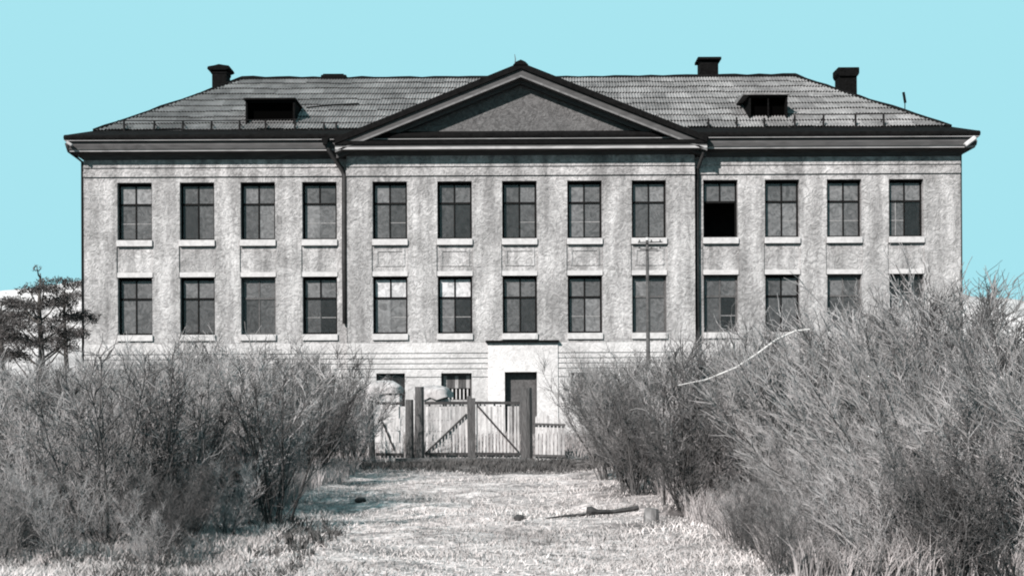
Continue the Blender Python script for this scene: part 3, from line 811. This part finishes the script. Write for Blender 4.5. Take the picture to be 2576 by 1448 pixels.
# things lying on the path
def gpt(dx, dy):   # ground point under a pixel
    Y = 1.6 * F / (dy - 1008); return PX(dx, Y), Y
x, y = gpt(1474, 1316); x2, y2 = gpt(1604, 1312)
h = float(gh(x, y)) + 0.07
lg = thing('fallen_log', (x, y, 0), 'short dark log with a knobbed end lying across the pale path', 'log')
MB().tube([(x, y, h + 0.02), (x + 0.06, y, h + 0.015), (x + 0.14, y, h), ((x + x2) / 2, (y + y2) / 2, h - 0.01), (x2, y2, h + 0.03)], [0.05, 0.06, 0.035, 0.028, 0.036], 8).build('trunk', 'log', lg)
x3, y3 = gpt(1372, 1322)
MB().tube([(x + 0.05, y, h - 0.03), ((x + x3) / 2, (y + y3) / 2, h - 0.035), (x3, y3, h - 0.05)], [0.025, 0.018, 0.008], 6).build('branch', 'log', lg)
def rock(d, dy, r, label, seed, sz=0.6):
    x, y = gpt(d, dy); rnd = random.Random(seed)
    bm = bmesh.new(); bmesh.ops.create_icosphere(bm, subdivisions=2, radius=r)
    for v in bm.verts:
        v.co *= 1 + rnd.uniform(-0.16, 0.16); v.co.z *= sz
    me = bpy.data.meshes.new('stone'); bm.to_mesh(me); bm.free(); me.materials.append(MATS['stone' if r > .09 else 'log'])
    o = bpy.data.objects.new('stone', me); COL.objects.link(o); o.location = (x, y, float(gh(x, y)) + r * sz * 0.5)
    return tag(o, label, 'stone')
rock(1305, 1326, 0.08, 'small dark stone on the path left of the fallen log', 1)
rock(905, 1262, 0.09, 'small grey stone by the left edge of the path', 4)
rock(1590, 1472, 0.07, 'small dark stone at the bottom of the path', 8)
x, y = gpt(1637, 1330)
st = MB().tube([(x, y, -0.1), (x, y, 0.15), (x + 0.01, y, 0.25)], [0.105, 0.10, 0.085], 9).build('stump', 'stone')
tag(st, 'short grey weathered stump right of the fallen log', 'stump')
# ruined rail on a pale post in the right thicket
x, y = gpt(2160, 1448); 
y = 13.2; xa, xb = PX(1980, 13.5), PX(2172, y)
rl = thing('broken_fence', (PX(2160, y), y, 0), 'broken fence: pale post with a dark rail sloping off into the right thicket', 'fence')
MB().bar((PX(2160, y), y, -0.1), (PX(2162, y), y, PZ(1318, y)), 0.085, 0.085).build('post', 'pale_bark', rl)
MB().tube([(xa, y - 0.25, PZ(1331, y)), (xb, y - 0.07, PZ(1347, y))], 0.022, 6).build('rail', 'log', rl)

# ------------------------------------------------------------------ bare shrubs
def tubes3(P0, P1, R0, R1):
    """three-sided tapered prisms between points, vectorised"""
    P0, P1 = np.asarray(P0), np.asarray(P1); R0 = np.asarray(R0)[:, None]; R1 = np.asarray(R1)[:, None]
    d = P1 - P0; d /= np.linalg.norm(d, axis=1, keepdims=True) + 1e-9
    up = np.tile(np.array([[0.13, 0.21, 0.97]]), (len(d), 1)); up[np.abs((d * up).sum(1)) > 0.93] = (1, 0.1, 0)
    a = np.cross(d, up); a /= np.linalg.norm(a, axis=1, keepdims=True); b = np.cross(d, a)
    vs = []
    for P, Rr in ((P0, R0), (P1, R1)):
        for k in range(3):
            t = 2 * math.pi * k / 3
            vs.append(P + (a * math.cos(t) + b * math.sin(t)) * Rr)
    V = np.stack(vs, 1).reshape(-1, 3)
    base = np.arange(len(P0))[:, None] * 6
    Fc = np.concatenate([base + np.array([[0, 1, 4, 3]]), base + np.array([[1, 2, 5, 4]]), base + np.array([[2, 0, 3, 5]])])
    return V, Fc

def grow(rnd, p, d, L, r0, nseg, wob, upb):
    pts = [p]; d = d / np.linalg.norm(d)
    for k in range(nseg):
        d = d + np.array([rnd.gauss(0, wob), rnd.gauss(0, wob), rnd.gauss(0, wob) + upb]); d /= np.linalg.norm(d)
        pts.append(pts[-1] + d * L / nseg)
    return pts
def make_shrub(seed, H, nst, lean=(0, 0), spread=0.45, tw=7, tmat='twig_grey', rs=1.0, dense=1.0, wob=0.12):
    rnd = random.Random(seed)
    S, T = [], []     # stems, twigs : (p0,p1,r0,r1)
    def add(lst, pts, r0, r1):
        n = len(pts) - 1
        for k in range(n):
            lst.append((pts[k], pts[k + 1], r0 + (r1 - r0) * k / n, r0 + (r1 - r0) * (k + 1) / n))
    for s in range(nst):
        a = rnd.uniform(0, 2 * math.pi); rr = rnd.uniform(0, 0.22)
        p = np.array([rr * math.cos(a), rr * math.sin(a), -0.05])
        sp = rnd.uniform(0.1, 1.0) * spread
        d = np.array([math.cos(a) * sp + lean[0], math.sin(a) * sp + lean[1], 1.0])
        L = H * rnd.uniform(0.75, 1.1)
        r = rnd.uniform(0.011, 0.022) * rs
        pts = grow(rnd, p, d, L, r, 9, wob * 0.55, 0.01)
        add(S, pts, r, 0.004 * rs)
        for k in range(1, 9):
            for q in range(int(2 * dense) + (rnd.random() < (2 * dense) % 1)):
                if rnd.random() < 0.12: continue
                t = rnd.random(); bp = pts[k] * (1 - t) + pts[k + 1] * t
                bd = pts[k + 1] - pts[k]; bd /= np.linalg.norm(bd)
                aa = rnd.uniform(0, 2 * math.pi); w = rnd.uniform(0.4, 0.95)
                bd = bd + np.array([math.cos(aa) * w + lean[0] * .3, math.sin(aa) * w, rnd.uniform(-0.1, 0.3)])
                bl = rnd.uniform(0.35, 0.75) * L * (1.05 - k / 11) * 0.62
                bpts = grow(rnd, bp, bd, bl, 0, 5, wob, 0.05)
                add(T, bpts, 0.0075 * rs, 0.0035 * rs)
                for u in range(tw):
                    kk = rnd.randrange(0, 5); t2 = rnd.random(); tp = bpts[kk] * (1 - t2) + bpts[kk + 1] * t2
                    td = bpts[kk + 1] - bpts[kk]; td /= np.linalg.norm(td); aa = rnd.uniform(0, 6.28); w = rnd.uniform(0.35, 1.1)
                    td = td + np.array([math.cos(aa) * w, math.sin(aa) * w, rnd.uniform(-0.3, 0.4)])
                    tpts = grow(rnd, tp, td, rnd.uniform(0.14, 0.42), 0, 3, wob * 1.8, 0.04)
                    add(T, tpts, 0.005 * rs, 0.0028 * rs)
    out = []
    for lst, m, nm in ((S, 'stem', 'stems'), (T, tmat, 'twigs')):
        P0, P1, R0, R1 = zip(*lst)
        V, Fc = tubes3(P0, P1, R0, R1)
        out.append(np_mesh(nm, V, Fc, m))
    return out
LV = [make_shrub(10 + k, 2.6, 12, spread=0.5, tmat=('twig_grey', 'twig_pale', 'twig_dark')[k % 3], wob=0.15, tw=7) for k in range(6)]
RV = [make_shrub(40 + k, 2.7, 12, lean=(-0.55, 0.0), spread=0.5, tmat=('twig_grey', 'twig_pale', 'twig_dark')[k % 3], wob=0.11, tw=7) for k in range(6)]
BIG = [make_shrub(70 + k, 3.6, 14, lean=(-0.85, 0.05), spread=0.65, tmat=('twig_grey', 'twig_pale')[k % 2], wob=0.05, tw=6, rs=1.2, dense=1.0) for k in range(3)]
DARK = [make_shrub(90 + k, 2.7, 8, spread=0.38, tmat='twig_dark', wob=0.10, tw=5, rs=1.45, dense=0.8) for k in range(2)]
FARV = [make_shrub(120 + k, 3.2, 12, spread=0.6, tmat=('twig_grey', 'twig_pale')[k % 2], wob=0.13, tw=6, rs=1.5) for k in range(3)]
placed = []
def shrub(v, x, y, s, rz, label, group, sz=1.0, name='bare_shrub'):
    o = thing(name, (x, y, float(gh(x, y))), label, 'shrub', group)
    o.rotation_euler = (0, 0, rz); o.scale = (s, s, s * sz)
    for me, nm in zip(v, ('stems', 'twigs')):
        c = bpy.data.objects.new(nm, me); COL.objects.link(c); c.parent = o
    return o
rnd = random.Random(5)
ORD = ['first', 'second', 'third', 'fourth', 'fifth', 'sixth', 'seventh', 'eighth', 'ninth', 'tenth', 'eleventh', 'twelfth', 'thirteenth']
def shrub_label(v, x, y, H, where):
    d = 1288 + x * F / y
    k = min(range(13), key=lambda i: abs(COLS[i] - d))
    pos = "beyond the house's left corner" if d < 213 else "beyond the house's right corner" if d > 2419 else 'below the %s window column' % ORD[k]
    tone = {'twig_pale': 'pale', 'twig_grey': 'grey', 'twig_dark': 'dark'}[v[1].materials[0].name]
    row = '' if y > 37 else ('front ' if y < 20 else 'middle ' if y < 27 else 'back ')
    return '%s shrub in the %s, %s' % (tone, (where + "'s " + row + 'row') if row else where, pos)
def scatter(n, xf, y0, y1, variants, hf, label, group, mind=0.75, rot=True):
    k = 0; tries = 0; mine = []
    while k < n and tries < n * 60:
        tries += 1
        y = rnd.uniform(y0, y1); a, b = xf(y); x = rnd.uniform(a, b)
        if any((x - px) ** 2 + (y - py) ** 2 < mind ** 2 for px, py in placed): continue
        placed.append((x, y)); k += 1
        v, h0 = variants[rnd.randrange(len(variants))]
        H = hf(x, y) * rnd.uniform(0.82, 1.06)
        shrub(v, x, y, H / h0 * 0.98, rnd.uniform(0, 6.28) if rot else rnd.uniform(-0.5, 0.5), shrub_label(v, x, y, H, label), group)
def topH(d, y): return PZ(d, y)
def left_top(x, y):
    dx = 1288 + x * F / y
    d = np.interp(dx, [-200, 0, 200, 400, 600, 850, 900], [955, 950, 915, 893, 890, 905, 935])
    return float(topH(d, y))
def right_top(x, y):
    dx = 1288 + x * F / y
    d = np.interp(dx, [1380, 1480, 1600, 1750, 1850, 2000, 2200, 2350, 2450, 2576, 2700], [940, 925, 910, 900, 880, 840, 810, 770, 740, 830, 920])
    return float(topH(d, y))
V1 = [(v, 2.6) for v in LV]; V2 = [(v, 2.7) for v in RV]; VD = [(v, 2.7) for v in DARK]; VF = [(v, 3.2) for v in FARV]
scatter(92, lambda y: (-0.40 * y - 0.4, -3.75 + 0.3 * math.sin(y)), 15.0, 35.2, V1, left_top, 'left thicket', 'bare shrubs about the house', 0.72)
scatter(36, lambda y: (1.7 + max(0, (20 - y) * 0.12), 0.17 * y + 1.0), 17, 35.2, V1, right_top, 'right thicket', 'bare shrubs about the house', 0.5)
scatter(64, lambda y: (2.6 + 0.06 * y, 0.40 * y + 0.6), 14.5, 35.2, V2 + V1[:3] + VD[:1], right_top, 'right thicket', 'bare shrubs about the house', 0.7, rot=False)
scatter(12, lambda y: (1.75 + 0.02 * y, 2.9), 11.0, 14.8, V1, lambda x, y: 0.5 + 0.45 * (x - 1.9), 'right thicket', 'bare shrubs about the house', 0.4)
scatter(28, lambda y: (2.9, 0.41 * y), 11.0, 14.8, V2 + V1[:2], lambda x, y: 0.55 + 0.42 * (x - 1.6), 'right thicket', 'bare shrubs about the house', 0.45, rot=False)
scatter(24, lambda y: (-0.39 * y, -4.6), 37.5, 55, VF, lambda x, y: float(topH(925, y)), 'yard before the house', 'bare shrubs about the house', 1.5)
scatter(22, lambda y: (3.0, 0.39 * y), 37.5, 55, VF, lambda x, y: float(topH(905, y)), 'yard before the house', 'bare shrubs about the house', 1.5)
scatter(17, lambda y: (-0.39 * y, -3.1 - 0.12 * (15 - y)), 12.6, 15.4, V1, lambda x, y: 0.6 + 0.4 * (y - 12.4) / 3 + 0.12 * (-3 - x), 'left thicket', 'bare shrubs about the house', 0.42)
byl = {}
for o in COL.objects:
    if o.get('group') == 'bare shrubs about the house': byl.setdefault(o['label'], []).append(o)
for lab, os_ in byl.items():
    os_.sort(key=lambda o: o.location.y)
    names = {2: ['nearer', 'farther'], 3: ['nearest', 'middle', 'farthest'], 4: ['nearest', 'second nearest', 'third nearest', 'farthest'],
             5: ['nearest', 'second nearest', 'third nearest', 'fourth nearest', 'farthest']}.get(len(os_), [ORD[k] + ' nearest' for k in range(min(13, len(os_)))] if len(os_) > 5 else None)
    if names:
        for o, w_ in zip(os_, names):
            if len((w_ + ' ' + lab).split()) <= 16: o['label'] = w_ + ' ' + lab
            else: o['label'] = (w_ + ' ' + lab).replace('bare ', '')
# single shrubs that stand out
for i, (d, dy, H, lab) in enumerate(((262, 1400, 2.0, 'dark many-stemmed shrub low at the front of the left thicket'),
                                     (378, 1385, 1.9, 'dark forked shrub at the front of the left thicket, beside the path side'),
                                     (690, 1330, 2.1, 'dark shrub leaning over the left verge of the path'),
                                     (160, 1330, 2.1, 'dark upright shrub in the left thicket nearest the left corner of the house'),
                                     (470, 1345, 1.7, 'low dark shrub between the two front shrubs of the left thicket and the path'),
                                     (60, 1300, 2.0, 'dark shrub near the left edge, below the pines'),
                                     (560, 1290, 2.0, 'dark shrub in the left thicket below the third window column'))):
    x, y = gpt(d, dy); shrub(DARK[i % 2], x, y, H / 2.7, i * 1.3, lab, None)
for i, (x, y, H, rz, lab) in enumerate(((5.3, 13.2, 2.75, 0.0, 'large arching shrub at the right edge with long boughs leaning left'),
                                    (4.6, 14.8, 2.6, 0.3, 'large arching shrub second from the right edge, leaning left'),
                                    (5.7, 15.2, 3.0, -0.2, 'tall arching shrub in the far right corner behind the nearest one'),
                                    (3.9, 12.4, 2.2, 0.1, 'lower arching shrub at the bottom right beside the broken fence'),
                                    (6.4, 17.4, 3.5, 0.1, 'tallest arching shrub of the right thicket against the sky'),
                                    (5.2, 11.6, 2.5, 0.4, 'nearest arching shrub in the bottom right corner'))):
    shrub(BIG[i % 3], x, y, H / 3.6, rz, lab, 'large arching shrubs on the right')
shrub(DARK[1], *gpt(1692, 1295), 2.3 / 2.7, 0.5, 'dark stemmed shrub behind the grey stump on the right verge', None)
# long pale bent branch hanging over the right thicket
yb = 16.0
pts = [(PX(a, yb), yb - 0.6, PZ(b, yb)) for a, b in ((1690, 972), (1760, 958), (1830, 930), (1880, 898), (1930, 862), (1975, 842), (2010, 838))]
tag(MB().tube(pts, [0.006, 0.009, 0.011, 0.012, 0.013, 0.012, 0.01], 6).build('bent_branch', 'pale_bark'), 'long thin pale dead branch arching over the right thicket', 'branch')

# ------------------------------------------------------------------ pines at the left end of the house
def pine(X, Y, H, spread, label, seed, pads):
    rnd = random.Random(seed)
    root = thing('pine_tree', (X, Y, 0), label, 'tree', 'pines beside the house')
    tr = MB()
    tr.tube([(X, Y, -0.1), (X + 0.05, Y, H * .45), (X - 0.05, Y, H * .8), (X, Y, H * 0.97)], [0.16, 0.12, 0.07, 0.02], 8)
    Vs, Fs, n0 = [], [], 0
    for (hx_, hz_, w) in pads:
        c = Vector((X + hx_, Y + rnd.uniform(-0.8, 0.8), hz_))
        base = Vector((X, Y, max(1.2, hz_ - abs(hx_) * 0.75 - 0.25)))
        tr.tube([base, (base + c) / 2 + Vector((0, 0, -0.1)), c], [0.045, 0.03, 0.012], 5)
        npd = int(2300 * w * w * spread)
        for _ in range(npd):
            a = rnd.uniform(0, 6.28); rr = math.sqrt(rnd.random()) * w
            p = c + Vector((rr * math.cos(a), rr * math.sin(a) * 0.9, rnd.gauss(0, 0.12) * w + 0.1 * w * math.cos(rr * 3 / w) + 0.09 * math.sin(5 * rr + a * 3)))
            dd = Vector((rnd.gauss(0, 1), rnd.gauss(0, 1), rnd.gauss(0.4, 0.7))).normalized() * rnd.uniform(0.05, 0.14)
            pr = dd.cross(Vector((rnd.random(), rnd.random(), rnd.random()))).normalized() * 0.022
            Vs += [tuple(p - pr), tuple(p + pr), tuple(p + dd)]; Fs.append((n0, n0 + 1, n0 + 2)); n0 += 3
    tr.build('trunk', 'pine_bark', root)
    o = bpy.data.objects.new('crown', np_mesh('crown', Vs, Fs, 'needles')); COL.objects.link(o); put(o, root)
def P_(d, dy, Y): return PX(d, Y), PZ(dy, Y)
Y1 = 48.0; X1 = PX(103, Y1)
pd = []
for d, dy, w in ((105, 672, .16), (100, 700, .3), (70, 722, .45), (130, 722, .5), (50, 755, .6), (150, 748, .7), (95, 770, .5), (30, 785, .75), (170, 785, .8), (60, 815, .7), (140, 822, .6), (20, 840, .8), (185, 830, .6), (225, 790, .25), (80, 860, .7), (160, 865, .6), (15, 885, .8)):
    x, z = P_(d, dy, Y1); pd.append((x - X1, z, w * 0.95))
pine(X1, Y1, PZ(668, Y1), 1.0, 'nearer dark pine with a thin tuft on top, left of the house', 3, pd)
Y2 = 66.0; X2 = PX(165, Y2); pd = []
for d, dy, w in ((165, 702, .6), (195, 708, .9), (135, 722, .7), (205, 740, 1.0), (150, 760, .9), (200, 790, 1.0), (120, 800, .8), (190, 840, 1.0), (130, 850, .9)):
    x, z = P_(d, dy, Y2); pd.append((x - X2, z, w * 0.88))
pine(X2, Y2, PZ(700, Y2), 0.8, 'farther dark pine half hidden by the left corner of the house', 4, pd)
Y3 = 58.0; X3 = PX(5, Y3); pd = []
for d, dy, w in ((25, 748, .5), (-10, 752, .9), (40, 765, .5), (0, 790, 1.0), (30, 800, .6), (-15, 820, 1.0), (15, 845, .8), (0, 880, 1.0)):
    x, z = P_(d, dy, Y3); pd.append((x - X3, z, w * 0.88))
pine(X3, Y3, PZ(745, Y3), 0.8, 'low rounded pine cut by the left edge', 6, pd)

# ------------------------------------------------------------------ grass, weeds (nobody could count them)
rg = np.random.default_rng(11)
def blades(n, xy, h, w, lean, name, m):
    """n bent blades as two-triangle strips"""
    x, y = xy(n); ok = np.isfinite(x); x, y = x[ok], y[ok]; n = len(x)
    z = gh(x, y)
    hh = h(x, y) * rg.uniform(0.5, 1.3, n); a = rg.uniform(0, 2 * np.pi, n); ln = rg.uniform(0.2, 1.0, n) * lean * hh
    b = rg.uniform(0, np.pi, n); ww = w * rg.uniform(0.6, 1.4, n)
    P = np.stack([x, y, z - 0.01], 1); D = np.stack([np.cos(a) * ln, np.sin(a) * ln, hh], 1)
    S = np.stack([np.cos(b) * ww, np.sin(b) * ww, 0 * b], 1)
    M = P + D * np.array([0.35, 0.35, 0.6])
    V = np.stack([P - S, P + S, M + S * 0.7, M - S * 0.7, P + D], 1).reshape(-1, 3)
    k = np.arange(n)[:, None] * 5
    F3 = np.concatenate([k + np.array([[0, 1, 2]]), k + np.array([[0, 2, 3]]), k + np.array([[3, 2, 4]])])
    o = bpy.data.objects.new(name, np_mesh(name, V, F3, m)); COL.objects.link(o); return o
def area(x0f, x1f, y0, y1, p=0.7):
    def f(n):
        y = y0 + (y1 - y0) * rg.random(n) ** (1 / p); y = y0 + y1 - y if False else y
        x = x0f(y) + (x1f(y) - x0f(y)) * rg.random(n); return x, y
    return f
def nz(x, y, s=1.0): return 0.5 + 0.5 * np.sin(s * (1.3 * x + 0.5 * y) + 2 * np.sin(s * 0.9 * y)) * np.sin(s * (1.1 * y - 0.6 * x) + 1.5 * np.sin(s * x))
o = blades(95000, area(lambda y: -0.40 * y, lambda y: 0.40 * y, 10.5, 31, 0.62), lambda x, y: 0.03 + 0.06 * nz(x, y) , 0.006, 1.8, 'dry_grass', 'dry_grass')
tag(o, 'short pale dry grass matted over the ground of the path', 'grass', kind='stuff')
o = blades(36000, area(lambda y: -0.42 * y, lambda y: 0 * y - 2.6, 10.8, 17.5, 1.0), lambda x, y: 0.06 + 0.12 * nz(x, y, 1.4), 0.006, 1.0, 'pale_dry_grass', 'dry_grass')
tag(o, 'pale dry grass in the open lower left before the thicket', 'grass', kind='stuff')
o = blades(50000, area(lambda y: -0.42 * y, lambda y: 0 * y - 3.4, 17, 36, 0.8), lambda x, y: 0.1 + 0.26 * nz(x, y, 1.4), 0.006, 0.8, 'tall_dry_grass', 'dry_grass_mid')
tag(o, 'taller pale dry grass at the foot of the left thicket', 'grass', kind='stuff')
o = blades(70000, area(lambda y: 0 * y + 2.3, lambda y: 0.42 * y, 11, 36, 0.8), lambda x, y: 0.15 + 0.35 * nz(x, y, 1.2), 0.006, 0.8, 'tall_dry_grass', 'dry_grass_mid')
tag(o, 'taller pale dry grass at the foot of the right thicket', 'grass', kind='stuff')
o = blades(9000, area(lambda y: 0 * y - 4.6, lambda y: 0 * y + 2.6, 30.5, 35.8, 1.0), lambda x, y: 0.06 + 0.12 * nz(x, y, 2), 0.012, 0.8, 'dark_weeds', 'weed')
tag(o, 'dark low weeds on the earth before the gate', 'weeds', kind='stuff')
def clumps(n):
    c = 500; cy = 11.5 + 6.5 * rg.random(c); cx = -0.38 * cy + (0.38 * cy - 2.0) * rg.random(c)
    k = rg.integers(0, c, n); return cx[k] + rg.normal(0, 0.03, n), cy[k] + rg.normal(0, 0.03, n)
o = blades(5500, clumps, lambda x, y: 0.05 + 0.14 * nz(x, y, 2), 0.009, 0.8, 'dark_weeds', 'weed')
tag(o, 'scattered dark dead weeds in the pale grass at the lower left', 'weeds', kind='stuff')
o = blades(30000, area(lambda y: -0.42 * y, lambda y: 0.42 * y, 37, 58, 1.0), lambda x, y: 0.15 + 0.3 * nz(x, y), 0.02, 0.8, 'yard_grass', 'dry_grass_dim')
tag(o, 'dull dry grass of the yard behind the gate', 'grass', kind='stuff')

o = blades(1500, area(lambda y: 0 * y - 4.2, lambda y: 0 * y + 2.4, 11.0, 30, 0.7), lambda x, y: 0.02 + 0.03 * nz(x, y), 0.006, 5.0, 'twig_litter', 'weed')
tag(o, 'dark broken twigs littering the pale path', 'twigs', kind='stuff')
